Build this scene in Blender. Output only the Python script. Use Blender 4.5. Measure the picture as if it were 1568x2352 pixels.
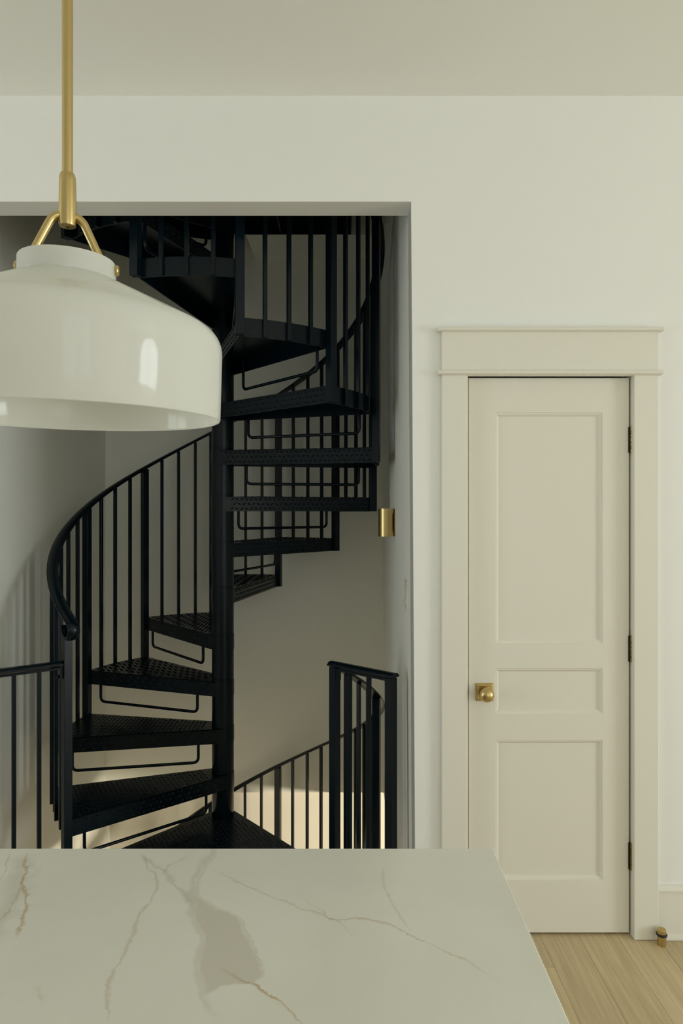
import bpy, bmesh, math, random
from mathutils import Vector, Matrix

# ------------------------------------------------------------------ scene, camera, light
for o in list(bpy.data.objects):
    bpy.data.objects.remove(o)
S = bpy.context.scene
COL = S.collection
EYE = 1.556                      # eye height above the oak floor
F = 1568.0                       # focal length in pixels of the 1568 x 2352 frame
VX, VY = 790.0, 1176.0           # vanishing point of the depth lines

cam_d = bpy.data.cameras.new('camera')
cam = bpy.data.objects.new('camera', cam_d)
COL.objects.link(cam)
cam.location = (0, 0, EYE)
cam.rotation_euler = (math.pi / 2, 0, 0)
cam_d.sensor_fit = 'VERTICAL'
cam_d.sensor_height = 36.0
cam_d.lens = 36.0 * F / 2352.0
cam_d.shift_x = -(VX - 784.0) / 2352.0
cam_d.clip_start = 0.02
S.camera = cam

S.view_settings.view_transform = 'Standard'
S.view_settings.look = 'None'
S.view_settings.gamma = 1.0
S.view_settings.use_curve_mapping = False
S.view_settings.exposure = -1.97

w = bpy.data.worlds.new('world')
S.world = w
w.use_nodes = True
bg = w.node_tree.nodes['Background']
bg.inputs[0].default_value = (0.72, 0.82, 0.90, 1)
bg.inputs[1].default_value = 1.2


def area_light(name, loc, rot, sx, sy, power, col):
    d = bpy.data.lights.new(name, 'AREA')
    d.shape = 'RECTANGLE'
    d.size, d.size_y = sx, sy
    d.energy = power
    d.color = col
    o = bpy.data.objects.new(name, d)
    COL.objects.link(o)
    o.location = loc
    o.rotation_euler = rot
    return o


# daylight standing in the windows of the room (behind and to the right of the camera)
R90 = math.pi / 2
area_light('daylight_window_back', (1.80, -3.22, 1.75), (R90, 0, 0), 1.7, 2.45, 100, (0.97, 1.0, 0.99))
area_light('daylight_window_back_left', (-1.3, -3.22, 1.75), (R90, 0, 0), 1.5, 2.45, 6, (0.97, 1.0, 0.99))
area_light('daylight_window_right', (7.25, -0.80, 1.45), (R90, 0, R90), 2.0, 2.75, 800, (0.92, 0.985, 1.0))
area_light('daylight_window_left', (-4.45, 0.30, 1.38), (R90, 0, -R90), 1.7, 2.6, 260, (0.92, 0.985, 1.0))
# warm lamp of the storey below, on its right-hand wall
area_light('downstairs_wall_light', (2.44, 2.6, -0.50), (R90, 0, R90), 0.6, 0.14, 620, (1.0, 0.88, 0.66))
try:
    S.cycles.max_bounces = 16
    S.cycles.diffuse_bounces = 8
except Exception:
    pass


# ------------------------------------------------------------------ materials
def mat(name, col, rough=0.5, metal=0.0, spec=0.5, bump=0.0, bscale=40.0, cvar=0.0, coat=0.0):
    m = bpy.data.materials.new(name)
    m.use_nodes = True
    nt = m.node_tree
    b = nt.nodes['Principled BSDF']
    b.inputs['Base Color'].default_value = (*col, 1)
    b.inputs['Roughness'].default_value = rough
    b.inputs['Metallic'].default_value = metal
    b.inputs['Specular IOR Level'].default_value = spec
    b.inputs['Coat Weight'].default_value = coat
    if bump or cvar:
        tc = nt.nodes.new('ShaderNodeTexCoord')
        nz = nt.nodes.new('ShaderNodeTexNoise')
        nz.inputs['Scale'].default_value = bscale
        nz.inputs['Detail'].default_value = 4
        nt.links.new(tc.outputs['Object'], nz.inputs['Vector'])
        if bump:
            bp = nt.nodes.new('ShaderNodeBump')
            bp.inputs['Strength'].default_value = bump
            bp.inputs['Distance'].default_value = 0.002
            nt.links.new(nz.outputs[0], bp.inputs['Height'])
            nt.links.new(bp.outputs[0], b.inputs['Normal'])
        if cvar:
            mx = nt.nodes.new('ShaderNodeMix')
            mx.data_type = 'RGBA'
            mx.inputs[6].default_value = (*[c * (1 - cvar) for c in col], 1)
            mx.inputs[7].default_value = (*[min(1, c * (1 + cvar)) for c in col], 1)
            nt.links.new(nz.outputs[0], mx.inputs[0])
            nt.links.new(mx.outputs[2], b.inputs['Base Color'])
    return m


M_WALL = mat('wall_paint', (0.84, 0.845, 0.82), 0.55, bump=0.05, bscale=160)
M_CEIL = mat('ceiling_paint', (0.86, 0.87, 0.84), 0.6, bump=0.04, bscale=160)
M_TRIM = mat('trim_paint', (0.77, 0.75, 0.67), 0.45, spec=0.3, bump=0.02, bscale=60)
M_DOOR = mat('door_paint', (0.765, 0.74, 0.655), 0.45, spec=0.3, bump=0.02, bscale=60)
M_WELL = mat('stairwell_paint', (0.84, 0.85, 0.80), 0.55, bump=0.05, bscale=160)
M_LOWER = mat('downstairs_paint', (0.76, 0.735, 0.66), 0.6)
M_LFLOOR = mat('downstairs_floor', (0.12, 0.09, 0.06), 0.5)
M_STEEL = mat('stair_paint', (0.0015, 0.0068, 0.0110), 0.26, spec=0.24, bump=0.03, bscale=90)
M_BRASS = mat('brushed_brass', (0.56, 0.43, 0.19), 0.30, metal=1.0, bump=0.03, bscale=200)
M_BRASSD = mat('aged_brass', (0.42, 0.33, 0.16), 0.28, metal=1.0)
M_DARK = mat('dark_hinge_metal', (0.03, 0.022, 0.01), 0.4, metal=0.8)  # dark metal of the hinge leaves behind the brass knuckles
M_RUBBER = mat('black_rubber', (0.008, 0.009, 0.010), 0.5)
M_SWITCH = mat('switch_plastic', (0.70, 0.69, 0.62), 0.3)
M_CAB = mat('cabinet_paint', (0.5, 0.49, 0.43), 0.4)
M_PORC = mat('bulb_glass', (0.8, 0.8, 0.78), 0.2)
M_WIN = mat('window_paint', (0.7, 0.69, 0.63), 0.35)


def glass_pane_mat():
    m = bpy.data.materials.new('window_glass')
    m.use_nodes = True
    nt = m.node_tree
    nt.nodes.clear()
    out = nt.nodes.new('ShaderNodeOutputMaterial')
    mx = nt.nodes.new('ShaderNodeMixShader')
    t = nt.nodes.new('ShaderNodeBsdfTransparent')
    g = nt.nodes.new('ShaderNodeBsdfGlossy')
    g.inputs['Roughness'].default_value = 0.02
    mx.inputs[0].default_value = 0.06
    nt.links.new(t.outputs[0], mx.inputs[1])
    nt.links.new(g.outputs[0], mx.inputs[2])
    nt.links.new(mx.outputs[0], out.inputs[0])
    return m


M_PANE = glass_pane_mat()


def opal_mat():
    m = bpy.data.materials.new('opal_glass')
    m.use_nodes = True
    nt = m.node_tree
    b = nt.nodes['Principled BSDF']
    b.inputs['Base Color'].default_value = (0.86, 0.87, 0.84, 1)
    b.inputs['Roughness'].default_value = 0.08
    b.inputs['Specular IOR Level'].default_value = 0.5
    out = nt.nodes['Material Output']
    tr = nt.nodes.new('ShaderNodeBsdfTranslucent')
    tr.inputs['Color'].default_value = (0.92, 0.93, 0.90, 1)
    mx = nt.nodes.new('ShaderNodeMixShader')
    mx.inputs[0].default_value = 0.5
    nt.links.new(b.outputs[0], mx.inputs[1])
    nt.links.new(tr.outputs[0], mx.inputs[2])
    nt.links.new(mx.outputs[0], out.inputs['Surface'])
    return m


M_OPAL = opal_mat()


def oak_mat():
    m = bpy.data.materials.new('oak_plank')
    m.use_nodes = True
    nt = m.node_tree
    N, L = nt.nodes, nt.links
    b = N['Principled BSDF']
    b.inputs['Roughness'].default_value = 0.42
    tc = N.new('ShaderNodeTexCoord')
    oi = N.new('ShaderNodeObjectInfo')
    off = N.new('ShaderNodeVectorMath')
    off.operation = 'SCALE'
    off.inputs[0].default_value = (13.0, 7.0, 3.0)
    L.new(oi.outputs['Random'], off.inputs['Scale'])
    ad = N.new('ShaderNodeVectorMath')
    L.new(tc.outputs['Object'], ad.inputs[0])
    L.new(off.outputs[0], ad.inputs[1])
    mp = N.new('ShaderNodeMapping')
    mp.inputs['Scale'].default_value = (42, 1.6, 42)
    L.new(ad.outputs[0], mp.inputs[0])
    n1 = N.new('ShaderNodeTexNoise')
    n1.inputs['Scale'].default_value = 1.6
    n1.inputs['Detail'].default_value = 7
    n1.inputs['Roughness'].default_value = 0.65
    L.new(mp.outputs[0], n1.inputs['Vector'])
    cr = N.new('ShaderNodeValToRGB')
    cr.color_ramp.elements[0].position = 0.30
    cr.color_ramp.elements[0].color = (0.46, 0.355, 0.20, 1)
    cr.color_ramp.elements[1].position = 0.68
    cr.color_ramp.elements[1].color = (0.66, 0.54, 0.335, 1)
    L.new(n1.outputs[0], cr.inputs[0])
    hv = N.new('ShaderNodeHueSaturation')
    mr = N.new('ShaderNodeMapRange')
    mr.inputs[3].default_value = 0.86
    mr.inputs[4].default_value = 1.12
    L.new(oi.outputs['Random'], mr.inputs[0])
    L.new(mr.outputs[0], hv.inputs['Value'])
    L.new(cr.outputs[0], hv.inputs['Color'])
    L.new(hv.outputs[0], b.inputs['Base Color'])
    bp = N.new('ShaderNodeBump')
    bp.inputs['Strength'].default_value = 0.08
    bp.inputs['Distance'].default_value = 0.001
    L.new(n1.outputs[0], bp.inputs['Height'])
    L.new(bp.outputs[0], b.inputs['Normal'])
    return m


M_OAK = oak_mat()

CZ = 0.915                                   # worktop height


def plane_pt(px, py, z):
    """point of the horizontal plane at height z"""
    y = (EYE - z) * F / (py - VY)
    return ((px - VX) / F * y, y)


def marble_mat():
    m = bpy.data.materials.new('veined_quartz')
    m.use_nodes = True
    nt = m.node_tree
    N, L = nt.nodes, nt.links
    b = N['Principled BSDF']
    b.inputs['Roughness'].default_value = 0.20
    b.inputs['Specular IOR Level'].default_value = 0.35
    tc = N.new('ShaderNodeTexCoord')

    def noise(scale, detail=5, rough=0.6, vec=None):
        n = N.new('ShaderNodeTexNoise')
        n.inputs['Scale'].default_value = scale
        n.inputs['Detail'].default_value = detail
        n.inputs['Roughness'].default_value = rough
        L.new(vec or tc.outputs['Object'], n.inputs['Vector'])
        return n

    def math_(op, a, b_=None, c=None, clamp=False):
        n = N.new('ShaderNodeMath')
        n.operation = op
        n.use_clamp = clamp
        for i, v in enumerate((a, b_, c)):
            if v is None:
                continue
            if isinstance(v, (int, float)):
                n.inputs[i].default_value = v
            else:
                L.new(v, n.inputs[i])
        return n.outputs[0]
    # warp the coordinates so that veins wander
    wn = noise(16, 6, 0.7)
    wsub = N.new('ShaderNodeVectorMath')
    wsub.operation = 'SUBTRACT'
    L.new(wn.outputs['Color'], wsub.inputs[0])
    wsub.inputs[1].default_value = (0.5, 0.5, 0.5)
    wsc = N.new('ShaderNodeVectorMath')
    wsc.operation = 'SCALE'
    wsc.inputs['Scale'].default_value = 0.035
    L.new(wsub.outputs[0], wsc.inputs[0])
    wad = N.new('ShaderNodeVectorMath')
    L.new(tc.outputs['Object'], wad.inputs[0])
    L.new(wsc.outputs[0], wad.inputs[1])
    sep = N.new('ShaderNodeSeparateXYZ')
    L.new(wad.outputs[0], sep.inputs[0])
    X, Y = sep.outputs[0], sep.outputs[1]
    X0, X1, Y0, Y1 = -1.0, 0.5, 0.75, 1.4
    xn = math_('DIVIDE', math_('SUBTRACT', X, X0), X1 - X0)
    yn = math_('DIVIDE', math_('SUBTRACT', Y, Y0), Y1 - Y0)

    def curve(src, pts):
        n = N.new('ShaderNodeFloatCurve')
        c = n.mapping.curves[0]
        while len(c.points) > 2:
            c.points.remove(c.points[1])
        pts = sorted(pts)
        c.points[0].location = pts[0]
        c.points[1].location = pts[-1]
        for p in pts[1:-1]:
            c.points.new(*p)
        n.mapping.extend = 'HORIZONTAL'
        n.mapping.update()
        L.new(src, n.inputs['Value'])
        return n.outputs[0]

    def norm(pix):
        r = []
        for px, py in pix:
            x, y = plane_pt(px, py, CZ)
            r.append(((x - X0) / (X1 - X0), (y - Y0) / (Y1 - Y0)))
        return r

    wid = noise(30, 3)
    wmod = math_('MULTIPLY_ADD', wid.outputs[0], 2.2, -0.35)

    def vein(pix, width, along='y', ends=True):
        p = norm(pix)
        if along == 'y':
            c = curve(yn, [(b_, a) for a, b_ in p])
            d = math_('MULTIPLY', math_('ABSOLUTE', math_('SUBTRACT', xn, c)), X1 - X0)
            t, vals = yn, [b_ for a, b_ in p]
        else:
            c = curve(xn, p)
            d = math_('MULTIPLY', math_('ABSOLUTE', math_('SUBTRACT', yn, c)), Y1 - Y0)
            t, vals = xn, [a for a, b_ in p]
        ww = math_('MULTIPLY', math_('MAXIMUM', wmod, 0.15), width)
        k = math_('SUBTRACT', 1.0, math_('DIVIDE', d, ww), clamp=True)
        lo, hi = min(vals), max(vals)
        e = math_('MULTIPLY', math_('MULTIPLY', math_('SUBTRACT', t, lo), 25.0, clamp=True),
                  math_('MULTIPLY', math_('SUBTRACT', hi, t), 25.0, clamp=True), clamp=True)
        return math_('MULTIPLY', k, e)

    col = None
    base = (0.60, 0.60, 0.525, 1)
    cl = noise(3.0, 4)
    ramp = N.new('ShaderNodeValToRGB')
    ramp.color_ramp.elements[0].position = 0.35
    ramp.color_ramp.elements[0].color = (0.74, 0.74, 0.675, 1)
    ramp.color_ramp.elements[1].position = 0.65
    ramp.color_ramp.elements[1].color = (0.79, 0.795, 0.735, 1)
    L.new(cl.outputs[0], ramp.inputs[0])
    col = ramp.outputs[0]

    def over(mask, colour, amt):
        nonlocal col
        mx = N.new('ShaderNodeMix')
        mx.data_type = 'RGBA'
        mx.inputs[7].default_value = (*colour, 1)
        L.new(math_('MULTIPLY', mask, amt), mx.inputs[0])
        L.new(col, mx.inputs[6])
        col = mx.outputs[2]

    # the broad grey drift
    lft = curve(yn, [(b_, a) for a, b_ in norm([(478, 1962), (450, 2000), (440, 2050), (442, 2110), (458, 2162), (452, 2230), (470, 2300), (500, 2349)])])
    rgt = curve(yn, [(b_, a) for a, b_ in norm([(498, 1962), (462, 2010), (455, 2046), (497, 2083), (551, 2108), (572, 2154), (609, 2220), (606, 2250), (540, 2262), (478, 2290), (472, 2330), (505, 2349)])])
    pm = math_('MULTIPLY', math_('MULTIPLY', math_('SUBTRACT', xn, lft), 140.0, clamp=True),
               math_('MULTIPLY', math_('SUBTRACT', rgt, xn), 160.0, clamp=True))
    over(pm, (0.55, 0.505, 0.425), 0.60)
    over(vein([(498, 1962), (462, 2010), (455, 2046), (497, 2083), (551, 2108), (572, 2154), (609, 2220)], 0.005), (0.40, 0.39, 0.30), 0.27)
    over(vein([(478, 1962), (450, 2000), (440, 2050), (442, 2110), (458, 2162), (452, 2230), (470, 2300), (500, 2349)], 0.010), (0.42, 0.41, 0.33), 0.27)
    # left drift behind the brown thread
    over(vein([(58, 1960), (45, 2010), (30, 2060), (5, 2110), (-40, 2170)], 0.045), (0.46, 0.45, 0.37), 0.35)
    over(vein([(64, 1960), (60, 2000), (57, 2035), (62, 2079), (50, 2129), (35, 2158)], 0.006), (0.45, 0.29, 0.10), 0.66)
    over(vein([(62, 2005), (40, 2060), (20, 2100), (-10, 2125)], 0.004), (0.45, 0.29, 0.10), 0.47)
    over(vein([(22, 1955), (18, 1985), (8, 2010), (-15, 2040)], 0.004), (0.40, 0.30, 0.14), 0.31)
    # left of centre thread
    over(vein([(330, 1958), (340, 1985), (362, 2022), (350, 2060), (319, 2096), (286, 2187), (249, 2262), (245, 2295), (261, 2349)], 0.006), (0.50, 0.40, 0.24), 0.43)
    over(vein([(318, 1955), (350, 1982), (385, 2008), (400, 2030), (430, 2060), (445, 2090)], 0.010), (0.42, 0.40, 0.31), 0.35)
    over(vein([(440, 1957), (420, 1975), (390, 1990), (375, 2018)], 0.006), (0.42, 0.38, 0.28), 0.31)
    # strong brown thread at the front
    over(vein([(500, 2222), (540, 2240), (572, 2253), (614, 2278), (647, 2307), (675, 2335), (690, 2352), (730, 2400)], 0.006, 'x'), (0.44, 0.27, 0.07), 0.74)
    over(vein([(600, 2268), (625, 2297), (650, 2318), (668, 2340)], 0.005, 'x'), (0.40, 0.28, 0.10), 0.55)
    # right threads
    over(vein([(680, 2048), (712, 2075), (746, 2100), (767, 2112), (854, 2112), (937, 2146), (1012, 2179), (1111, 2233), (1178, 2285)], 0.0045, 'x'), (0.47, 0.34, 0.17), 0.47)
    over(vein([(480, 1990), (564, 2034), (640, 2066), (697, 2090), (767, 2112), (808, 2150), (838, 2204)], 0.006, 'x'), (0.46, 0.42, 0.32), 0.39)
    over(vein([(880, 1990), (885, 2040), (915, 2100), (945, 2145)], 0.006), (0.46, 0.43, 0.35), 0.31)
    over(vein([(84, 2262), (90, 2290), (95, 2310)], 0.005), (0.42, 0.34, 0.2), 0.39)
    L.new(col, b.inputs['Base Color'])
    return m


M_MARBLE = marble_mat()


# ------------------------------------------------------------------ mesh helpers
class MB:
    def __init__(self):
        self.v, self.f = [], []

    def add(self, vs, fs):
        n = len(self.v)
        self.v += [tuple(p) for p in vs]
        self.f += [tuple(i + n for i in f) for f in fs]
        return self

    def box(self, x0, x1, y0, y1, z0, z1):
        vs = [(x, y, z) for z in (z0, z1) for y in (y0, y1) for x in (x0, x1)]
        return self.add(vs, [(0, 2, 3, 1), (4, 5, 7, 6), (0, 1, 5, 4), (2, 6, 7, 3), (0, 4, 6, 2), (1, 3, 7, 5)])

    def bar(self, p0, p1, side, w, h):
        """rectangular bar from p0 to p1, width w along side"""
        p0, p1 = Vector(p0), Vector(p1)
        d = (p1 - p0).normalized()
        s = Vector(side)
        s = (s - d * s.dot(d)).normalized()
        u = d.cross(s)
        vs = []
        for p in (p0, p1):
            for a, b in ((-1, -1), (1, -1), (1, 1), (-1, 1)):
                vs.append(p + s * (a * w / 2) + u * (b * h / 2))
        return self.add(vs, [(0, 1, 2, 3), (7, 6, 5, 4), (0, 4, 5, 1), (1, 5, 6, 2), (2, 6, 7, 3), (3, 7, 4, 0)])

    def prism(self, poly, a0, a1, axis='z'):
        n = len(poly)

        def P(p, a):
            return {'z': (p[0], p[1], a), 'y': (p[0], a, p[1]), 'x': (a, p[0], p[1])}[axis]
        vs = [P(p, a0) for p in poly] + [P(p, a1) for p in poly]
        fs = [tuple(range(n))[::-1], tuple(range(n, 2 * n))]
        fs += [(i, (i + 1) % n, n + (i + 1) % n, n + i) for i in range(n)]
        return self.add(vs, fs)

    def lathe(self, prof, n=48, closed=False, M=None):
        vs, fs = [], []
        k = len(prof)
        for i in range(n):
            a = 2 * math.pi * i / n
            for r, z in prof:
                vs.append((r * math.cos(a), r * math.sin(a), z))
        for i in range(n):
            j = (i + 1) % n
            for q in range(k if closed else k - 1):
                q2 = (q + 1) % k
                fs.append((i * k + q, j * k + q, j * k + q2, i * k + q2))
        if M:
            vs = [M @ Vector(p) for p in vs]
        return self.add(vs, fs)

    def cyl(self, r, z0, z1, n=24, M=None, ch=0.0):
        prof = [(0.0001, z0), (r - ch, z0), (r, z0 + ch), (r, z1 - ch), (r - ch, z1), (0.0001, z1)] if ch else \
            [(0.0001, z0), (r, z0), (r, z1), (0.0001, z1)]
        return self.lathe(prof, n, M=M)

    def tube(self, pts, r, n=10):
        pts = [Vector(p) for p in pts]
        vs, fs = [], []
        s = None
        for i, p in enumerate(pts):
            d = (pts[min(i + 1, len(pts) - 1)] - pts[max(i - 1, 0)]).normalized()
            if s is None:
                s = d.orthogonal().normalized()
            s = (s - d * s.dot(d)).normalized()
            u = d.cross(s)
            for k in range(n):
                a = 2 * math.pi * k / n
                vs.append(p + s * (r * math.cos(a)) + u * (r * math.sin(a)))
        for i in range(len(pts) - 1):
            for k in range(n):
                k2 = (k + 1) % n
                fs.append((i * n + k, i * n + k2, (i + 1) * n + k2, (i + 1) * n + k))
        fs.append(tuple(range(n))[::-1])
        m = (len(pts) - 1) * n
        fs.append(tuple(range(m, m + n)))
        return self.add(vs, fs)

    def sweep(self, frames, prof):
        """frames: (point, side, up)"""
        n = len(prof)
        vs, fs = [], []
        for p, s, u in frames:
            for a, b in prof:
                vs.append(Vector(p) + Vector(s) * a + Vector(u) * b)
        for i in range(len(frames) - 1):
            for k in range(n):
                k2 = (k + 1) % n
                fs.append((i * n + k, i * n + k2, (i + 1) * n + k2, (i + 1) * n + k))
        fs.append(tuple(range(n))[::-1])
        m = (len(frames) - 1) * n
        fs.append(tuple(range(m, m + n)))
        return self.add(vs, fs)

    def mesh(self, name, material, bevel=0.0, smooth=None, seg=1):
        me = bpy.data.meshes.new(name)
        me.from_pydata(self.v, [], self.f)
        bm = bmesh.new()
        bm.from_mesh(me)
        bmesh.ops.recalc_face_normals(bm, faces=bm.faces)
        if bevel:
            es = [e for e in bm.edges if len(e.link_faces) == 2 and e.calc_face_angle(0) > 0.6]
            bmesh.ops.bevel(bm, geom=es, offset=bevel, segments=seg, profile=0.6, affect='EDGES', clamp_overlap=True)
        bm.to_mesh(me)
        bm.free()
        if smooth:
            me.polygons.foreach_set('use_smooth', [True] * len(me.polygons))
            me.set_sharp_from_angle(angle=math.radians(smooth))
        me.materials.append(material)
        return me

    def build(self, name, material, parent=None, loc=(0, 0, 0), rz=0.0, bevel=0.0, smooth=None, seg=1):
        return link(name, self.mesh(name, material, bevel, smooth, seg), parent, loc, rz)


def link(name, data, parent=None, loc=(0, 0, 0), rz=0.0):
    o = bpy.data.objects.new(name, data)
    COL.objects.link(o)
    o.parent = parent
    o.location = loc
    o.rotation_euler = (0, 0, rz)
    return o


def empty(name, loc, label=None, cat=None):
    o = link(name, None, None, loc)
    o.empty_display_size = 0.1
    if label:
        o['label'], o['category'] = label, cat
    return o


def struct(o):
    o['kind'] = 'structure'
    return o


def tag(o, label, cat, group=None):
    o['label'], o['category'] = label, cat
    if group:
        o['group'] = group
    return o


def wx(px, y):
    return (px - VX) / F * y


def wz(py, y):
    return EYE - (py - VY) / F * y


# ------------------------------------------------------------------ room shell
WY = 2.5                     # face of the wall with the opening and the door
WT = 0.12                    # its thickness
CEIL = 3.08
HEAD = wz(463, WY)           # underside of the opening's header
XL = -1.555                  # left wall of the stairwell
XRB, XRT = 0.2615, 0.2455    # right wall of the stairwell, at floor / at header (slightly out of plumb)
YB = 4.45                    # back wall of the stairwell
RX, LX, BY = 7.0, -4.2, -3.0
ZLOW = -2.838                # floor of the storey below
ZTOP = 5.9
FE = 2.75                    # floor edge at the stairwell
DX0, DX1, DZ = 0.4385, 1.069, 2.082      # rough door opening


def xr(z):
    return XRB + (XRT - XRB) * z / HEAD


m = MB()
m.prism([(xr(HEAD), HEAD), (xr(CEIL + 0.2), CEIL + 0.2), (xr(ZTOP), ZTOP), (XL, ZTOP), (XL, HEAD)], WY, WY + WT, 'y')     # header
m.prism([(xr(0), 0), (DX0, 0), (DX0, DZ), (DX0, CEIL + 0.2), (xr(CEIL + 0.2), CEIL + 0.2), (xr(HEAD), HEAD)], WY, WY + WT, 'y')
m.box(DX0, DX1, WY, WY + WT, DZ, CEIL + 0.2)
m.box(DX1, RX + 0.2, WY, WY + WT, 0, CEIL + 0.2)
m.box(LX - 0.2, XL, WY, WY + WT, 0, CEIL + 0.2)
struct(m.build('wall_front', M_WALL))

m = MB().box(LX - 0.2, RX + 0.2, BY - 0.2, WY, CEIL, CEIL + 0.15)
struct(m.build('ceiling', M_CEIL))

# stairwell walls, running from the storey below to the storey above
struct(MB().box(XL - 0.12, XL, WY + 0.001, YB + 0.25, ZLOW, ZTOP).build('wall_stairwell_left', M_WELL))
m = MB()
m.prism([(xr(-0.3), -0.3), (xr(-0.3) + 0.1, -0.3), (xr(ZTOP) + 0.1, ZTOP), (xr(ZTOP), ZTOP)], WY + 0.001, YB + 0.25, 'y')
struct(m.build('wall_stairwell_right', M_WELL))
struct(MB().box(XL, 0.30, YB, YB + 0.2, -0.272, ZTOP).build('wall_stairwell_back', M_WELL))
struct(MB().box(XL - 0.12, 0.36, WY, YB + 0.25, ZTOP, ZTOP + 0.1).build('ceiling_stairwell', M_CEIL))
# underside of the upper floor against the stairwell's back wall
struct(MB().box(-0.585, 0.255, 4.085, YB, wz(592, YB), 3.52).build('trim_upper_floor_edge', M_WELL))

# storey below
struct(MB().box(XL, 2.5, 4.54, 4.66, ZLOW, -0.05).build('wall_downstairs_back', M_LOWER))
struct(MB().box(XL - 0.12, 2.6, 0.5, 4.66, ZLOW - 0.1, ZLOW).build('floor_downstairs', M_LFLOOR))
struct(MB().box(XL - 0.121, XL, 0.5, WY, ZLOW, -0.31).build('wall_downstairs_left', M_LOWER))
struct(MB().box(2.5, 2.6, 0.5, 4.66, ZLOW, -0.31).build('wall_downstairs_right', M_LOWER))
struct(MB().box(XL - 0.12, 2.6, 0.4, 0.5, ZLOW, -0.31).build('wall_downstairs_front', M_LOWER))
struct(MB().box(xr(0), 2.6, FE, 4.66, -0.31, -0.2).build('ceiling_downstairs', M_LOWER))

# floor: slab and oak planks
floor = struct(MB().box(LX - 0.2, RX + 0.2, BY - 0.2, FE, -0.31, -0.02).build('floor', M_LOWER))
random.seed(5)
PW = 0.142
plank_mesh = {}


def plank(length):
    k = round(length, 3)
    if k not in plank_mesh:
        plank_mesh[k] = MB().box(-PW / 2 + 0.0003, PW / 2 - 0.0003, -k / 2 + 0.0003, k / 2 - 0.0003, -0.02, 0).mesh('plank', M_OAK, 0.0004)
    return plank_mesh[k]


ix = 0
jx, jy = plane_pt(1268, 2222, 0)             # the one board end in view
xstart = jx - PW * 0.45 - PW * math.floor((jx - LX) / PW)
x = xstart
while x < RX + PW:
    breaks = [BY - 0.1]
    contains = abs(x - (jx + 0.003)) < PW * 0.5
    ends = sorted({round(BY + 0.35 + 0.2 * random.randint(0, 6), 3), round(-0.6 + 0.2 * random.randint(0, 5), 3)})
    if contains:
        ends.append(round(jy, 3))
    pts = [round(BY - 0.15, 3)] + ends + [FE]
    for a, b_ in zip(pts[:-1], pts[1:]):
        link('plank', plank(b_ - a), floor, (x, (a + b_) / 2, 0.0))
    x += PW

# walls out of the frame, with the windows the daylight comes through
WA = (0.95, 2.65, 0.55, 2.95)     # x0 x1 z0 z1 in the wall behind the camera
WC = (-2.05, -0.55, 0.55, 2.95)
m = MB()
y0, y1 = BY - 0.16, BY
m.box(LX - 0.2, WC[0], y0, y1, 0, CEIL + 0.1)
m.box(WC[1], WA[0], y0, y1, 0, CEIL + 0.1)
m.box(WA[1], RX + 0.2, y0, y1, 0, CEIL + 0.1)
for W_ in (WA, WC):
    m.box(W_[0], W_[1], y0, y1, 0, W_[2])
    m.box(W_[0], W_[1], y0, y1, W_[3], CEIL + 0.1)
struct(m.build('wall_back', M_WALL))
WD = (-0.55, 1.15, 0.05, 2.7)
m = MB()
m.box(LX - 0.16, LX, BY, WD[0], 0, CEIL + 0.1).box(LX - 0.16, LX, WD[1], WY, 0, CEIL + 0.1)
m.box(LX - 0.16, LX, WD[0], WD[1], 0, WD[2]).box(LX - 0.16, LX, WD[0], WD[1], WD[3], CEIL + 0.1)
struct(m.build('wall_left', M_WALL))
WB = (-1.80, 0.20, 0.05, 2.85)       # y0 y1 z0 z1, round-headed, in the right wall
m = MB()
m.box(RX, RX + 0.16, BY, WB[0], 0, CEIL + 0.1)
m.box(RX, RX + 0.16, WB[1], WY, 0, CEIL + 0.1)
m.box(RX, RX + 0.16, WB[0], WB[1], 0, WB[2])
arc_r = (WB[1] - WB[0]) / 2
yc, zc = (WB[0] + WB[1]) / 2, WB[3] - arc_r
NA = 20
arc = [(yc - arc_r * math.cos(math.pi * i / NA), zc + arc_r * math.sin(math.pi * i / NA)) for i in range(NA + 1)]
for (a, b_), (c, d) in zip(arc[:-1], arc[1:]):
    m.prism([(a, b_), (c, d), (c, CEIL + 0.1), (a, CEIL + 0.1)], RX, RX + 0.16, 'x')
struct(m.build('wall_right', M_WALL))


def sash(name, x0, x1, z0, z1, y):
    fr = MB()
    t = 0.05
    fr.box(x0, x0 + t, y - 0.04, y, z0, z1).box(x1 - t, x1, y - 0.04, y, z0, z1)
    fr.box(x0 + t, x1 - t, y - 0.04, y, z0, z0 + t).box(x0 + t, x1 - t, y - 0.04, y, z1 - t, z1)
    o = struct(fr.build(name, M_WIN))
    nx, nz = 2, 4
    for i in range(1, nx):
        xx = x0 + (x1 - x0) * i / nx
        MB().box(xx - 0.035, xx + 0.035, y - 0.038, y - 0.002, z0 + t, z1 - t).build('mullion', M_WIN, o)
    for i in range(1, nz):
        zz = z0 + (z1 - z0) * i / nz
        h = 0.03 if i == 2 else 0.014
        MB().box(x0 + t, x1 - t, y - 0.036, y - 0.004, zz - h, zz + h).build('glazing_bar', M_WIN, o)
    MB().box(x0 + t, x1 - t, y - 0.022, y - 0.018, z0 + t, z1 - t).build('pane', M_PANE, o)


sash('window_1', WA[0], WA[1], WA[2], WA[3], BY - 0.05)
sash('window_2', WC[0], WC[1], WC[2], WC[3], BY - 0.05)


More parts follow.
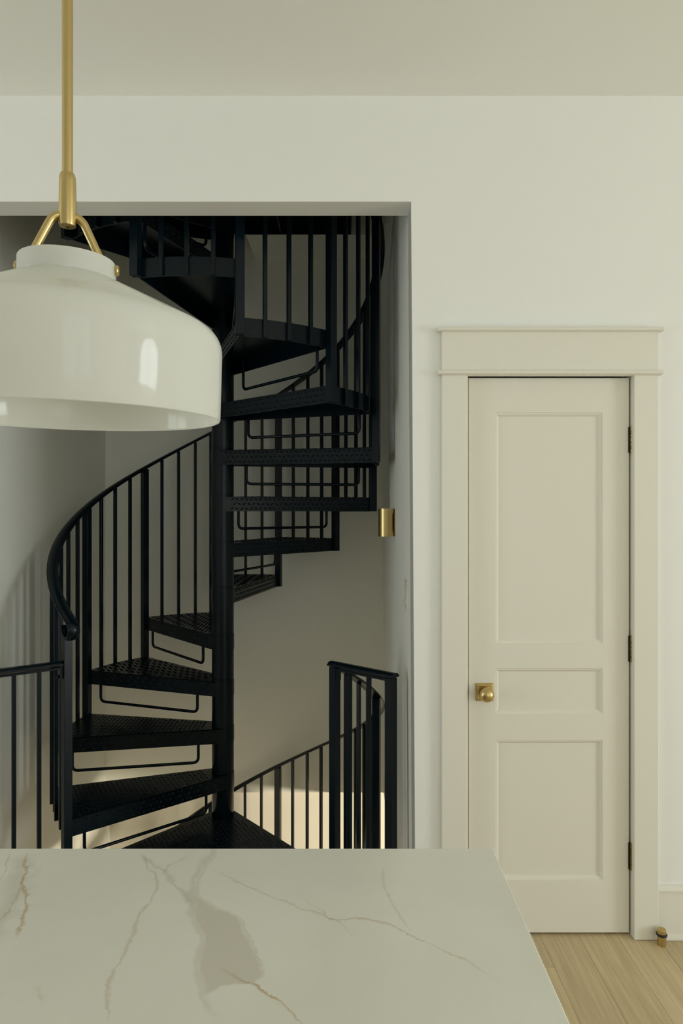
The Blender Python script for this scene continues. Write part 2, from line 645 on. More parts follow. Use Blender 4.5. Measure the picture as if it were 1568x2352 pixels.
def side_sash(name, y0, y1, z0, z1, x):
    fr = MB()
    t = 0.05
    fr.box(x - 0.02, x + 0.02, y0, y0 + t, z0, z1).box(x - 0.02, x + 0.02, y1 - t, y1, z0, z1)
    fr.box(x - 0.02, x + 0.02, y0 + t, y1 - t, z0, z0 + t).box(x - 0.02, x + 0.02, y0 + t, y1 - t, z1 - t, z1)
    o = struct(fr.build(name, M_WIN))
    yc_, zc_ = (y0 + y1) / 2, (z0 + z1) / 2
    MB().box(x - 0.018, x + 0.018, yc_ - 0.03, yc_ + 0.03, z0 + t, z1 - t).build('mullion', M_WIN, o)
    MB().box(x - 0.016, x + 0.016, y0 + t, y1 - t, zc_ - 0.02, zc_ + 0.02).build('glazing_bar', M_WIN, o)
    MB().box(x - 0.002, x + 0.002, y0 + t, y1 - t, z0 + t, z1 - t).build('pane', M_PANE, o)


side_sash('window_4', *WD, LX - 0.07)
fr = MB()
outl = [(WB[0], WB[2]), *[(a, b_) for a, b_ in arc], (WB[1], WB[2])]
inl = [(yc + (a - yc) * 0.93, WB[2] + 0.05 if b_ == WB[2] else zc + (b_ - zc) * 0.93) for a, b_ in outl]
for i in range(len(outl)):
    j = (i + 1) % len(outl)
    fr.prism([outl[i], outl[j], inl[j], inl[i]], RX + 0.05, RX + 0.09, 'x')
w3 = struct(fr.build('window_3', M_WIN))
MB().box(RX + 0.05, RX + 0.085, yc - 0.02, yc + 0.02, WB[2] + 0.05, WB[3] - 0.05).build('mullion', M_WIN, w3)
MB().prism(inl, RX + 0.068, RX + 0.072, 'x').build('pane', M_PANE, w3)

# ------------------------------------------------------------------ door, casing, baseboard
CF = WY - 0.022                  # casing face
trim = struct(empty('trim_1', (0.76, WY, 0)))
tp = (-0.76, -WY, 0)
ci0, ci1 = wx(1072, CF), wx(1456.5, CF)
co0, co1 = wx(1014.5, CF), wx(1512, CF)
hz0, hz1 = wz(862, CF), wz(754, CF)
MB().box(co0, ci0, CF, WY, 0.002, hz0).build('side_casing', M_TRIM, trim, tp, bevel=0.0015)
MB().box(ci1, co1, CF, WY, 0.002, hz0).build('side_casing', M_TRIM, trim, tp, bevel=0.0015)
MB().box(co0, co1, CF, WY, hz0, hz1).build('header_board', M_TRIM, trim, tp, bevel=0.001)


def bead(name, za, zb, proud, over):
    h = zb - za
    ys = []
    n = 8
    prof = [(WY, za)]
    for i in range(n + 1):
        a = -math.pi / 2 + math.pi * i / n
        prof.append((CF - proud + h / 2 - math.cos(a) * h / 2, (za + zb) / 2 + math.sin(a) * h / 2))
    prof.append((WY, zb))
    MB().prism(prof, wx(1014.5, CF) - over, wx(1512, CF) + over, 'x').build(name, M_TRIM, trim, tp, bevel=0.002, smooth=40)


bead('cap_moulding', wz(761.5, CF), wz(749.5, CF - 0.014), 0.016, 0.016)
bead('lower_bead', wz(860.5, CF), wz(849, CF - 0.012), 0.013, 0.014)
# jambs
JY1 = WY + WT
for a, b_ in ((DX0, 0.4535), (1.0545, DX1)):
    MB().box(a, b_, WY - 0.001, JY1, 0, DZ).build('jamb', M_TRIM, trim, tp)
MB().box(0.4535, 1.0545, WY - 0.001, JY1, 2.066, DZ).build('head_jamb', M_TRIM, trim, tp)

# cupboard behind the door (dark)
m = MB()
m.box(0.40, 0.43, JY1, 2.95, 0, 2.2).box(1.08, 1.11, JY1, 2.95, 0, 2.2).box(0.40, 1.11, 2.95, 2.98, -0.02, 2.2)
m.box(0.40, 1.11, JY1, 2.98, 2.2, 2.23).box(0.40, 1.11, FE, 2.98, -0.05, -0.001)
struct(m.build('wall_closet', M_WELL))

DF = 2.512                       # door face
dx0, dx1 = 0.4588, wx(1443.7, DF)
dz0, dz1 = wz(2141.5, DF), wz(868.5, DF)
pans = []
for (a, b_, c, d) in ((1137, 1383.5, 947, 1478), (1137, 1383.5, 1535, 1640), (1137, 1383.5, 1700, 2022)):
    pans.append((wx(a, DF), wx(b_, DF), wz(d, DF), wz(c, DF)))
px0, px1 = pans[0][0], pans[0][1]
m = MB()
m.box(dx0, px0, DF, DF + 0.035, dz0, dz1).box(px1, dx1, DF, DF + 0.035, dz0, dz1)
zz = [dz1] + [v for p in pans for v in (p[3], p[2])] + [dz0]
for i in range(0, len(zz), 2):
    m.box(px0, px1, DF, DF + 0.035, zz[i + 1], zz[i])
door = struct(m.build('door_1', M_DOOR))
for p in pans:
    MB().box(p[0] - 0.004, p[1] + 0.004, DF + 0.012, DF + 0.024, p[2] - 0.004, p[3] + 0.004).build('panel', M_DOOR, door)
    # sticking: stepped ogee that slopes from the frame down to the panel
    prof = [(0, 0.0), (0.0015, 0.002), (0.005, 0.003), (0.008, 0.005), (0.011, 0.0095), (0.0145, 0.0115), (0.0145, 0.0135), (0, 0.0135)]
    mm = MB()
    cs = [(p[0], p[2], 1, 1), (p[1], p[2], -1, 1), (p[1], p[3], -1, -1), (p[0], p[3], 1, -1)]
    k = len(prof)
    vs = [(cx + sx * a, DF + b_, cz + sz * a) for cx, cz, sx, sz in cs for a, b_ in prof]
    fs = []
    for i in range(4):
        j = (i + 1) % 4
        for q in range(k):
            q2 = (q + 1) % k
            fs.append((i * k + q, j * k + q, j * k + q2, i * k + q2))
    mm.add(vs, fs).build('panel_moulding', M_DOOR, door, smooth=35)

# knob
kx, kz = wx(1112, DF), wz(1589, DF)
hw = 0.0325
m = MB()
y = DF
m.add([(kx + sx * hw, y, kz + sz * hw) for sx, sz in ((-1, -1), (1, -1), (1, 1), (-1, 1))] +
      [(kx + sx * hw, y - 0.004, kz + sz * hw) for sx, sz in ((-1, -1), (1, -1), (1, 1), (-1, 1))] +
      [(kx + sx * hw * 0.74, y - 0.010, kz + sz * hw * 0.74) for sx, sz in ((-1, -1), (1, -1), (1, 1), (-1, 1))] +
      [(kx + sx * hw * 0.68, y - 0.0085, kz + sz * hw * 0.68) for sx, sz in ((-1, -1), (1, -1), (1, 1), (-1, 1))],
      [(3, 2, 1, 0), (12, 13, 14, 15)] + [(a + i, a + (i + 1) % 4, a + 4 + (i + 1) % 4, a + 4 + i) for a in (0, 4, 8) for i in range(4)])
rose = m.build('knob_rose', M_BRASS, door, bevel=0.0006)
rose['label'] = 'square bevelled brass rose'
KM = Matrix.Translation((kx, DF, kz)) @ Matrix.Rotation(math.pi / 2, 4, 'X')
prof = [(0.012, 0.006), (0.0125, 0.012), (0.009, 0.018), (0.009, 0.026)]
for i in range(0, 15):
    a = math.radians(-68 + i * 158 / 14)
    prof.append((max(0.0001, 0.0265 * math.cos(a)), 0.0455 + 0.0215 * math.sin(a)))
kb = MB().lathe(prof, 40, M=KM).build('knob', M_BRASS, door, smooth=50)
kb['label'] = 'round brass door knob'
MB().box(0.4525, 0.4545, DF - 0.003, DF + 0.02, kz - 0.028, kz + 0.028).build('strike_plate', M_BRASSD, trim, tp)

hx = wx(1451, 2.503)
for (ya, yb) in ((980, 1040), (1460.5, 1521), (1937, 1999)):
    za, zb = wz(yb, 2.503), wz(ya, 2.503)
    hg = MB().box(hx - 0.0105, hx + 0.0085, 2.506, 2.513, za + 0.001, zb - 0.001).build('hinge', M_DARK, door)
    hg['label'] = 'brass butt hinge'
    segs = (0.0, 0.17, 0.24, 0.40, 0.58, 0.73, 0.80, 1.0)
    H = zb - za
    for q, (a, b_) in enumerate(zip(segs[:-1], segs[1:])):
        T = Matrix.Translation((hx, 2.5035, 0))
        MB().cyl(0.0060 if q not in (1, 5) else 0.0056, za + a * H + 0.0004, za + b_ * H - 0.0004, 16, T, 0.0006).build('knuckle', M_BRASSD, hg, smooth=40)

# baseboard right of the door (and the rest of the room)
BH = wz(2036, 2.485)


def baseboard(name, x0, x1):
    m = MB()
    prof = [(WY, 0.001), (WY - 0.024, 0.001), (WY - 0.024, 0.010), (WY - 0.019, 0.018), (WY - 0.015, 0.020),
            (WY - 0.015, BH - 0.0225), (WY - 0.019, BH - 0.0205), (WY - 0.020, BH - 0.014), (WY - 0.016, BH - 0.006), (WY - 0.006, BH), (WY, BH)]
    m.prism(prof, x0, x1, 'x')
    return struct(m.build(name, M_TRIM, smooth=35))


baseboard('baseboard_right', co1, RX)
baseboard('baseboard_front', xr(0) + 0.001, co0)
baseboard('baseboard_left', LX, XL)

# floor door stop
sx_, sy_ = plane_pt(1519, 2170, 0)
ds = tag(empty('door_stop', (sx_, sy_, 0)), 'small brass cylindrical floor door stop with black rubber ring beside the baseboard', 'door stop')
MB().cyl(0.0150, 0, 0.0335, 28, None, 0.0008).build('post', M_BRASS, ds, smooth=40)
MB().cyl(0.0150, 0.0415, 0.0565, 28, None, 0.0010).build('cap', M_BRASS, ds, smooth=40)
ring = MB()
ring.lathe([(0.0125 + 0.0058 * math.cos(2 * math.pi * i / 10) + 0.001, 0.0375 + 0.0048 * math.sin(2 * math.pi * i / 10)) for i in range(10)], 28, closed=True)
ring.build('rubber_ring', M_RUBBER, ds, smooth=60)

# ------------------------------------------------------------------ kitchen island
CYB = plane_pt(800, 1948, CZ)[1]
CXR = 0.2835
m = MB().box(-1.9, CXR, 0.36, CYB, CZ - 0.03, CZ)
tag(m.build('island_worktop', M_MARBLE, bevel=0.004, seg=3, smooth=30), 'white quartz island worktop with grey and brown veins in the foreground', 'worktop')
cab = tag(empty('island_cabinet', (-0.8, 0.95, 0)), 'painted kitchen island base under the veined worktop', 'cabinet')
cp = (0.8, -0.95, 0)
MB().box(-1.85, CXR - 0.06, 0.62, CYB - 0.05, 0.10, CZ - 0.03).build('body', M_CAB, cab, cp, bevel=0.002)
MB().box(-1.80, CXR - 0.11, 0.67, CYB - 0.10, 0.0, 0.10).build('plinth', M_CAB, cab, cp)
for i in range(4):
    xa = -1.84 + i * 0.516
    MB().box(xa, xa + 0.50, 0.60, 0.62, 0.12, CZ - 0.05).build('door', M_CAB, cab, cp, bevel=0.002)

# ------------------------------------------------------------------ spiral staircase
RISE = 0.2365
Z0 = -2.985
PX, PY = -0.627, 3.532
A0 = math.radians(104.8)
ST = math.radians(30)
R_POST, R_TREAD, R_BAL, R_RAIL = 0.811, 0.792, 0.8005, 0.810
LIP = 0.075
RAILH = 0.893                 # rail centre line above the nosings
HUB = 0.058


def ang(j):
    return A0 - j * ST


def ztop(n):
    return EYE + (Z0 + n) * RISE + LIP


stair = tag(empty('spiral_staircase', (PX, PY, ZLOW)), 'black painted steel spiral staircase with diamond plate treads in the stairwell', 'staircase')
SO = -ZLOW                    # children are given in world heights


def sp(z=0.0):
    return (0, 0, z + SO)


def pol(r, a, z=0.0):
    return Vector((r * math.cos(a), r * math.sin(a), z))


# centre pole and its sleeves
MB().cyl(0.0535, ZLOW, 4.3, 40).build('center_pole', M_STEEL, stair, sp(), smooth=40)
MB().cyl(0.11, ZLOW, ZLOW + 0.012, 40).build('base_plate', M_STEEL, stair, sp(), smooth=40)
sleeve = MB().lathe([(0.0536, 0.0006), (0.0555, 0.0006), (0.0562, 0.0016), (0.0562, RISE - 0.0016), (0.0555, RISE - 0.0006), (0.0536, RISE - 0.0006)], 40).mesh('pole_sleeve', M_STEEL, smooth=30)


# one tread, pointing along +x, top surface at z = 0
def lug(mb, c, d, n, L_=0.021, W_=0.0075, H_=0.0030):
    c, d, n = Vector(c), Vector(d).normalized(), Vector(n).normalized()
    s = n.cross(d)
    c = c - n * 0.0002
    mb.add([c - d * L_ / 2, c - s * W_ / 2 - d * L_ * 0.12, c - s * W_ / 2 + d * L_ * 0.12, c + d * L_ / 2,
            c + s * W_ / 2 + d * L_ * 0.12, c + s * W_ / 2 - d * L_ * 0.12,
            c - d * L_ * 0.27 + n * H_, c + d * L_ * 0.27 + n * H_],
           [(0, 1, 6), (1, 2, 7, 6), (2, 3, 7), (3, 4, 7), (4, 5, 6, 7), (5, 0, 6)])


H15 = ST / 2
oc = [pol(R_TREAD, a) for a in (-H15, H15)]
ic = [pol(HUB, math.radians(a)) for a in (-97, 97)]
tm = MB()
arcp = [pol(R_TREAD, -H15 + ST * i / 6) for i in range(7)]
poly = [ic[0]] + arcp + [ic[1]] + [pol(HUB, math.radians(a)) for a in (140, 180, 220)]
tm.prism([(p.x, p.y) for p in poly], -0.005, 0.0)
lugs = MB()
for s in (0, 1):
    p, q = oc[s], ic[s]
    d = (q - p).normalized()
    n = Vector((-d.y, d.x, 0)) if s == 0 else Vector((d.y, -d.x, 0))
    if n.dot(p) * 0 + n.y * (1 if s else -1) < 0:
        n = -n
    inn = -n * 0.005
    tm.add([(v.x, v.y, z) for z in (-LIP, 0.0) for v in (p, q, q + inn, p + inn)],
           [(0, 1, 2, 3), (4, 7, 6, 5), (0, 4, 5, 1), (1, 5, 6, 2), (2, 6, 7, 3), (3, 7, 4, 0)])
    Ln = (q - p).length
    k = int(Ln / 0.0245)
    for i in range(k):
        for r_ in range(3):
            c = p + d * (0.016 + i * 0.0245 + (0.012 if r_ % 2 else 0)) + Vector((0, 0, -0.014 - r_ * 0.0235))
            if (c - p).dot(d) > Ln - 0.03:
                continue
            dd = d * (1 if (i + r_) % 2 else -1) * 0.8 + Vector((0, 0, 0.6 if (i + r_) % 2 else 0.6))
            lug(lugs, c, dd, n)
# lugs over the top plate
i = 0
xx = 0.10
while xx < R_TREAD - 0.015:
    yy = -0.26
    jj = 0
    while yy < 0.26:
        c = Vector((xx, yy + (0.0125 if i % 2 else 0), 0))
        f_ = (c.x - ic[1].x) / (oc[1].x - ic[1].x)
        lim = ic[1].y + f_ * (oc[1].y - ic[1].y) - 0.014
        if abs(c.y) < lim and c.length < R_TREAD - 0.012:
            sgn = 1 if (i + jj) % 2 else -1
            lug(lugs, c, (1, sgn, 0), (0, 0, 1))
        yy += 0.025
        jj += 1
    xx += 0.0215
    i += 1
me_tread = tm.mesh('tread', M_STEEL)
me_lugs = lugs.mesh('raised_diamonds', M_STEEL)
em = MB()
ep = [(pol(R_TREAD - 0.005, a), pol(R_TREAD + 0.0008, a)) for a in [-H15 + ST * i / 8 for i in range(9)]]
for (a, b_), (c, d) in zip(ep[:-1], ep[1:]):
    em.prism([(a.x, a.y), (b_.x, b_.y), (d.x, d.y), (c.x, c.y)], -LIP - 0.001, 0.001)
me_end = em.mesh('end_plate', M_STEEL)
hubm = MB().lathe([(0.0563, 0.0), (HUB, 0.0), (HUB, -LIP), (0.0563, -LIP)], 40, closed=True)
me_hub = hubm.mesh('hub', M_STEEL, smooth=40)
# riser bar hanging below the front (climbing side) lip: front edge is at +15 degrees
d = (ic[1] - oc[1]).normalized()


def on_edge(rad, z):
    p = oc[1] + d * (R_TREAD - rad)
    nn = Vector((d.y, -d.x, 0))
    if nn.y < 0:
        nn = -nn
    p = p - nn * 0.012
    return Vector((p.x, p.y, z))


def rounded(pts, r, n=5):
    out = [Vector(pts[0])]
    for i in range(1, len(pts) - 1):
        a, b_, c = Vector(pts[i - 1]), Vector(pts[i]), Vector(pts[i + 1])
        u, v = (a - b_).normalized(), (c - b_).normalized()
        p0, p1 = b_ + u * r, b_ + v * r
        for k in range(n + 1):
            t = k / n
            out.append((p0 * (1 - t) + b_ * t) * (1 - t) + (b_ * (1 - t) + p1 * t) * t)
    out.append(Vector(pts[-1]))
    return out


DROP = 0.092
bar_pts = rounded([on_edge(0.73, -0.03), on_edge(0.73, -LIP - DROP), on_edge(0.125, -LIP - DROP), on_edge(0.125, -0.03)], 0.028)
me_bar = MB().tube(bar_pts, 0.0075, 10).mesh('riser_bar', M_STEEL, smooth=60)


def add_tread(c, z):
    t = link('tread', me_tread, stair, sp(z), c)
    for nm, me in (('end_plate', me_end), ('raised_diamonds', me_lugs), ('riser_bar', me_bar), ('hub', me_hub)):
        o = link(nm, me, t)
        if nm == 'raised_diamonds':
            o['kind'] = 'stuff'
    return t


def add_upright(name, a, r, w_, z0, z1):
    MB().box(-w_ / 2, w_ / 2, -w_ / 2, w_ / 2, z0, z1).build(name, M_STEEL, stair, (r * math.cos(a), r * math.sin(a), SO), a, bevel=0.0012)


PW_, BW_ = 0.036, 0.0165
NTOP = 9


def railz(j):                 # rail centre height at post index j
    return ztop(j + 1) + RAILH


for n in range(-3, NTOP + 1):
    add_tread(ang(n) + H15, ztop(n))
    for k in (1, 2, 3):
        add_upright('baluster', ang(n - 1 + k / 4), R_BAL, BW_, ztop(n) - LIP, railz(n - 1 + k / 4) - 0.004)
for j in range(-4, NTOP + 1):
    zb = ztop(j) - LIP if j > -4 else -0.08
    zt = railz(j) - 0.004
    if j == -4:
        zt -= 0.05
    add_upright('post', ang(j), R_POST, PW_, zb, zt)
# lower flight
B0 = ang(-4) + math.radians(90.3)
for mi in range(1, 12):
    add_tread(B0 + ST * (mi - 1) + H15, -RISE * mi)
    for k in (1, 2, 3):
        a = B0 + ST * (mi - k / 4)
        jm = mi - k / 4
        add_upright('baluster', a, R_BAL, BW_, -RISE * mi - LIP, RAILH - RISE * jm - 0.004)
for mi in range(1, 12):       # the guard railing's post ends this flight
    add_upright('post', B0 + ST * mi, R_POST, PW_, max(ZLOW, -RISE * (mi + 1) - LIP), RAILH - RISE * mi - 0.004)
for k in range(-12, 18):
    link('pole_sleeve', sleeve, stair, sp(wz(1136, PY - 0.05) + (k - 6) * RISE))

RAILP = [(-0.0255, -0.0035), (-0.0265, 0.000), (-0.0255, 0.0035), (-0.0215, 0.0045), (-0.0215, 0.0070), (-0.0170, 0.0105), (-0.0085, 0.0128), (0, 0.0136),
         (0.0085, 0.0128), (0.0170, 0.0105), (0.0215, 0.0070), (0.0215, 0.0045), (0.0255, 0.0035), (0.0265, 0.000), (0.0255, -0.0035), (0.018, -0.0045), (-0.018, -0.0045)]
UP = Vector((0, 0, 1))
fr = []
# curl at the lower end: the rail runs on past the newel, rolls under and comes back to it
a_end = ang(-4)
rad = pol(1, a_end)
tan = Vector((-math.sin(a_end), math.cos(a_end), 0))          # descending direction
slope = RISE / (ST * R_RAIL)
fwd = (tan - UP * slope).normalized()
upn = rad.cross(fwd)
if upn.z < 0:
    upn = -upn
base = pol(R_RAIL, a_end, railz(-4))
curl_r = 0.033
run = 0.062
ctr = base + fwd * run - upn * curl_r
curl = []
for i in range(0, 17):
    th = math.radians(i * 215 / 16)
    dirn = upn * math.cos(th) + fwd * math.sin(th)
    curl.append((ctr + dirn * curl_r, rad, dirn))
last = curl[-1]
tl = (upn * -math.sin(math.radians(215)) + fwd * math.cos(math.radians(215)))
curl.append((last[0] + tl * 0.034, rad, last[2]))
fr = curl[::-1]
fr.append((base + fwd * run * 0.5, rad, upn))
steps = int((NTOP + 4) * 12)
for i in range(1, steps + 1):
    j = -4 + (NTOP + 4) * i / steps
    a = ang(j)
    t_ = Vector((math.sin(a), -math.cos(a), slope)).normalized()
    r_ = pol(1, a)
    u_ = r_.cross(t_)
    if u_.z < 0:
        u_ = -u_
    fr.append((pol(R_RAIL, a, railz(j)), r_, u_))
MB().sweep(fr, RAILP).build('handrail', M_STEEL, stair, sp(), smooth=35)
fr = []
for i in range(0, 11 * 12 + 1):
    jm = max(i / 12, 0.10)
    a = B0 + ST * jm
    t_ = Vector((-math.sin(a), math.cos(a), -slope)).normalized()
    r_ = pol(1, a)
    u_ = r_.cross(t_)
    if u_.z < 0:
        u_ = -u_
    fr.append((pol(R_RAIL, a, RAILH - RISE * jm), r_, u_))
MB().sweep(fr, RAILP).build('handrail', M_STEEL, stair, sp(), smooth=35)

# landing at the main floor: wide wedge reaching the floor's edge
a1, a2 = ang(-4), B0
g1, g2 = pol(R_TREAD, a1), pol(R_TREAD, a2)
pl = [pol(HUB, a1 - R90), g1, Vector((g1.x, FE - PY + 0.001, 0)), Vector((g2.x, FE - PY + 0.001, 0)), g2, pol(HUB, a2 + R90), pol(HUB, a2 + math.radians(140)), pol(HUB, a2 + math.radians(190))]
m = MB().prism([(p.x, p.y) for p in pl], -0.006, 0.0)
m.prism([(p.x, p.y) for p in (pl[0], g1, g1 * 0.99, pl[0] * 0.9)], -LIP, -0.006)
m.prism([(p.x, p.y) for p in (pl[5], g2, g2 * 0.99, pl[5] * 0.9)], -LIP, -0.006)
land = m.build('landing', M_STEEL, stair, sp(0.0))
ll = MB()
yy = FE - PY + 0.02
r_ = 0
while yy < 0:
    xx = -0.6 + (0.0125 if r_ % 2 else 0)
    q = 0
    while xx < 0.6:
        c = Vector((xx, yy, 0))
        if abs(xx) < min(-yy * 0.99 - 0.01, 0.555) + 0.03 and c.length > 0.08:
            lug(ll, c, (1, 1 if (q + r_) % 2 else -1, 0), (0, 0, 1))
        xx += 0.025
        q += 1
    yy += 0.0215
    r_ += 1
o = ll.build('raised_diamonds', M_STEEL, land)
o['kind'] = 'stuff'
# landing at the upper floor
zu = ztop(NTOP + 1)
yb_ = 4.072 - PY
g1 = pol(R_TREAD, ang(NTOP))
pl = [pol(HUB, ang(NTOP) + R90), g1, Vector((g1.x, yb_, 0)), Vector((0.04 - PX, yb_, 0)), Vector((0.04 - PX, 0.12, 0)), Vector((0.0, -HUB, 0))]
m = MB().prism([(p.x, p.y) for p in pl], -0.006, 0.0)
n_ = len(pl)
cen = Vector((-0.2, 0.25, 0))
for i in range(n_):
    p, q = pl[i], pl[(i + 1) % n_]
    m.bar(Vector((p.x, p.y, -LIP / 2 - 0.003)), Vector((q.x, q.y, -LIP / 2 - 0.003)), UP, LIP, 0.006)
m.bar(Vector((-0.3, 0.0, -0.04)), Vector((-0.3, yb_, -0.04)), UP, 0.06, 0.006)
m.bar(Vector((0.25, 0.05, -0.04)), Vector((0.25, yb_, -0.04)), UP, 0.06, 0.006)
m.build('upper_landing', M_STEEL, stair, sp(zu))


# ------------------------------------------------------------------ guard railings beside the stair
def guard(name, label, p0, p1, ts, posts, zr=0.900):
    p0, p1 = Vector((*p0, 0)), Vector((*p1, 0))
    L_ = (p1 - p0).length
    dr = (p1 - p0).normalized()
    side = Vector((-dr.y, dr.x, 0))
    g = tag(empty(name, p0), label, 'railing')

    def at(t, z):
        v = dr * t
        return Vector((v.x, v.y, z))
    MB().sweep([(at(posts[2], zr), side, UP), (at(L_ + posts[3], zr), side, UP)], RAILP).build('top_rail', M_STEEL, g, smooth=35)
    MB().bar(at(0.0, zr - 0.016), at(L_, zr - 0.016), UP, 0.010, 0.032).build('rail_bar', M_STEEL, g, bevel=0.001)
    MB().bar(at(0.0, 0.075), at(L_, 0.075), UP, 0.012, 0.032).build('bottom_bar', M_STEEL, g, bevel=0.001)
    rz = math.atan2(dr.y, dr.x)
    for t in ts:
        v = at(t, 0)
        MB().box(-BW_ / 2, BW_ / 2, -BW_ / 2, BW_ / 2, 0.06, zr - 0.02).build('baluster', M_STEEL, g, v, rz, bevel=0.001)
    for t in posts[0]:
        v = at(t, 0)
        MB().box(-PW_ / 2, PW_ / 2, -PW_ / 2, PW_ / 2, posts[1], zr - 0.008).build('post', M_STEEL, g, v, rz, bevel=0.0012)
    return g, at, side, dr


n0 = (PX + R_POST * math.cos(ang(-4)), PY + R_POST * math.sin(ang(-4)))
gd = Vector((-0.8, -0.6))
st = 0.026
pA = (n0[0] + gd.x * st, n0[1] + gd.y * st)
tw = (XL - pA[0]) / gd.x
pB = (XL, pA[1] + gd.y * tw)
g, at, side, dr = guard('guard_railing', 'short black steel guard railing from the newel post to the left wall', pA, pB,
                        (0.1126 - st, 0.2107 - st, 0.309 - st), ((), 0, 0.0, 0.0))
for zc_ in (0.868, 0.035):
    b_ = MB().bar(at(0.004, zc_ + 0.02), at(0.004, zc_ - 0.035), side, 0.034, 0.006).build('bracket', M_STEEL, g, bevel=0.001)
    T = Matrix.Translation(at(0.012, zc_ - 0.022)) @ Matrix.Rotation(math.atan2(dr.y, dr.x), 4, 'Z') @ Matrix.Rotation(R90, 4, 'Y')
    MB().cyl(0.008, -0.006, 0.006, 12, T, 0.002).build('bolt', M_STEEL, b_, smooth=50)
v = at(0, 0)
q0 = (PX + R_POST * math.cos(B0), PY + R_POST * math.sin(B0))
g2_, at2, side2, dr2 = guard('guard_railing', 'black steel guard railing with two balusters beside the right stairwell wall', (-0.0405, 2.936), (0.187, 2.736),
                             (0.085, 0.190), ((0.0, 0.3029), 0.0, -0.022, 0.022))
b_ = MB().bar(at2(0.021, 0.885), at2(0.021, 0.835), side2, 0.03, 0.006).build('bracket', M_STEEL, g2_, bevel=0.001)

# ------------------------------------------------------------------ sconce and switch on the right stairwell wall
scy = 3.40
scz = wz(1200, scy)
xw = xr(scz)
sc = tag(empty('wall_sconce', (xw, scy, scz)), 'brass cylinder wall sconce on the right stairwell wall', 'wall lamp')
T = Matrix.Translation((-0.0425, 0, 0))
MB().lathe([(0.040, -0.069), (0.040, 0.069), (0.038, 0.069), (0.038, -0.069)], 48, closed=True, M=T).build('shade', M_BRASS, sc, smooth=40)
MB().box(-0.004, 0.0, -0.03, 0.03, -0.045, 0.045).build('back_plate', M_BRASSD, sc, bevel=0.001)
MB().cyl(0.022, -0.02, 0.02, 20, T).build('lamp_holder', M_BRASSD, sc, smooth=40)
MB().box(-0.022, -0.002, -0.006, 0.006, -0.006, 0.006).build('arm', M_BRASSD, sc)

swy, swz = 2.765, wz(1366, 2.765)
xw = xr(swz)
sw = tag(empty('light_switch', (xw, swy, swz)), 'white double rocker light switch on the right stairwell wall', 'light switch')
MB().box(-0.005, 0.001, -0.058, 0.058, -0.060, 0.060).build('cover_plate', M_SWITCH, sw, bevel=0.002)
for s in (-0.023, 0.023):
    mm = MB()
    mm.prism([(-0.0045, -0.033), (-0.011, -0.033), (-0.0065, 0.0), (-0.0065, 0.033), (-0.0045, 0.033)], s - 0.0165, s + 0.0165, 'y')
    mm.build('rocker', M_SWITCH, sw, bevel=0.0006)

# ------------------------------------------------------------------ pendant lamp
LD = 0.913
LXp = wx(155, LD)
pend = tag(empty('pendant_lamp', (LXp, LD, CEIL)), 'white opal glass dome pendant lamp on a brass rod above the island', 'pendant lamp')


def lz(rel):                  # height relative to the eye -> local height below the ceiling
    return EYE + rel - CEIL


MB().cyl(0.065, -0.022, 0.0, 40, None, 0.004).build('canopy', M_BRASS, pend, smooth=40)
MB().cyl(0.0070, lz(0.435), -0.02, 24).build('rod', M_BRASS, pend, smooth=40)
MB().lathe([(0.0068, lz(0.452)), (0.0090, lz(0.452)), (0.0106, lz(0.447)), (0.0108, lz(0.442)), (0.0115, lz(0.388)), (0.0105, lz(0.382)), (0.002, lz(0.381))], 28).build('sleeve', M_BRASS, pend, smooth=40)
# the swivelling lower half hangs from the bail
tilt = math.radians(1.8)
vx_, vy_ = LXp / math.hypot(LXp, LD), LD / math.hypot(LXp, LD)     # away from the viewer
tx, ty = vy_, -vx_                                                # sideways
piv = Vector((0, 0, lz(0.395)))
RM = Matrix.Translation(piv) @ Matrix.Rotation(tilt, 4, Vector((tx, ty, 0))) @ Matrix.Translation(-piv)
side_v = Vector((tx, ty, 0))
bl = []
pts = [side_v * -0.052 + Vector((0, 0, lz(0.322))), side_v * -0.046 + Vector((0, 0, lz(0.334))), side_v * -0.017 + Vector((0, 0, lz(0.396))), side_v * 0.017 + Vector((0, 0, lz(0.396))),
       side_v * 0.046 + Vector((0, 0, lz(0.334))), side_v * 0.052 + Vector((0, 0, lz(0.322)))]
bl = rounded(pts[:], 0.012, 6)
MB().tube([RM @ p for p in bl], 0.0056, 14).build('bail', M_BRASS, pend, smooth=60)
collar = [(0.0615, lz(0.308)), (0.0622, lz(0.312)), (0.0622, lz(0.334)), (0.0605, lz(0.3365)), (0.058, lz(0.3365)), (0.0575, lz(0.330)), (0.0575, lz(0.308))]
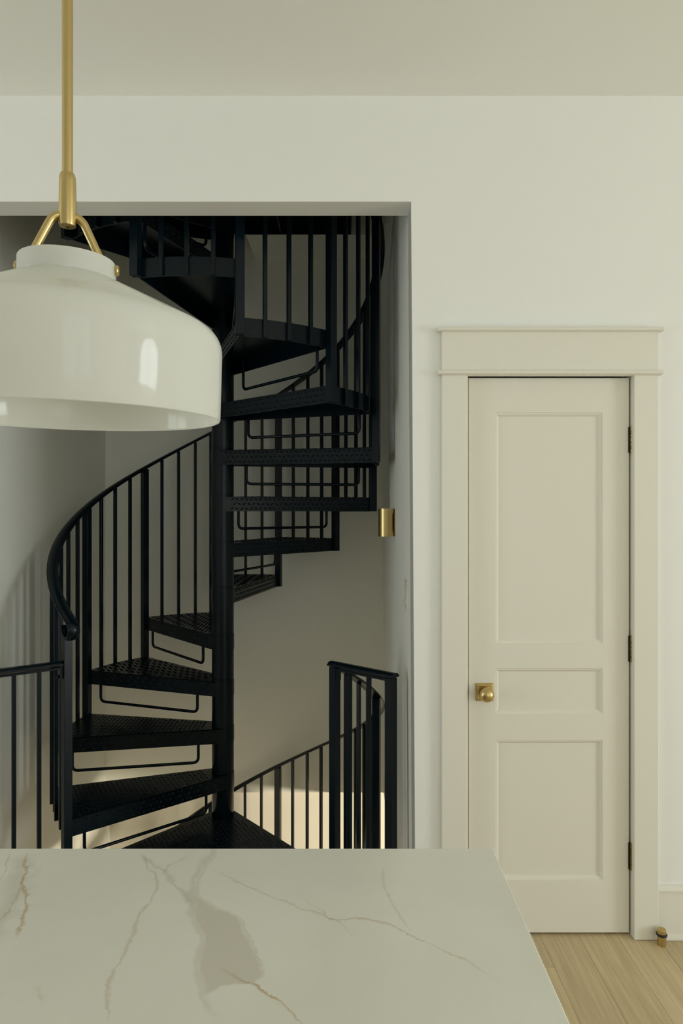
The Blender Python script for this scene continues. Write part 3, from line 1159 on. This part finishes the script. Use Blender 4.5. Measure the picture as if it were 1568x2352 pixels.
MB().lathe(collar, 72, closed=True, M=RM).build('collar', M_OPAL, pend, smooth=40)


def rnd(pts, r, n=6):
    v = rounded([Vector((a, b_, 0)) for a, b_ in pts], r, n)
    return [(p.x, p.y) for p in v]


outer = rnd([(0.0605, 0.312), (0.2005, 0.2475), (0.2005, 0.128), (0.1985, 0.128)], 0.002, 2)
o1 = rounded([Vector((0.0605, 0.312, 0)), Vector((0.2055, 0.2425, 0)), Vector((0.2028, 0.129, 0))], 0.026, 8)
prof = [(p.x, lz(p.y)) for p in o1]
prof += [(0.2020, lz(0.1275)), (0.2006, lz(0.127)), (0.1995, lz(0.1282))]
i1 = rounded([Vector((0.1988, 0.130, 0)), Vector((0.2010, 0.240, 0)), Vector((0.0575, 0.3085, 0))], 0.024, 8)
prof += [(p.x, lz(p.y)) for p in i1]
sh = MB().lathe(prof, 128, closed=True, M=RM).build('glass_shade', M_OPAL, pend, smooth=35)
sh['label'] = 'glossy white opal glass shade'
for q in (0, 180):
    a = math.atan2(side_v.y, side_v.x) + math.radians(q - 15)
    T = RM @ Matrix.Translation((0.0575 * math.cos(a), 0.0575 * math.sin(a), lz(0.3262))) @ Matrix.Rotation(a, 4, 'Z') @ Matrix.Rotation(R90, 4, 'Y')
    MB().cyl(0.0035, -0.004, 0.004, 14, T).cyl(0.0072, 0.003, 0.0095, 20, T, 0.0015).build('thumb_screw', M_BRASS, pend, smooth=40)
MB().lathe([(0.0001, lz(0.350)), (0.018, lz(0.350)), (0.018, lz(0.300)), (0.0001, lz(0.300))], 24, M=RM).build('lamp_holder', M_BRASS, pend, smooth=40)
MB().lathe([(0.012, lz(0.300)), (0.014, lz(0.290)), (0.028, lz(0.255)), (0.030, lz(0.238)), (0.022, lz(0.218)), (0.0001, lz(0.210))], 28, M=RM).build('bulb', M_PORC, pend, smooth=60)
MB().lathe([(0.0001, lz(0.332)), (0.057, lz(0.332)), (0.057, lz(0.329)), (0.0001, lz(0.329))], 48, M=RM).build('fitter_plate', M_BRASS, pend, smooth=40)
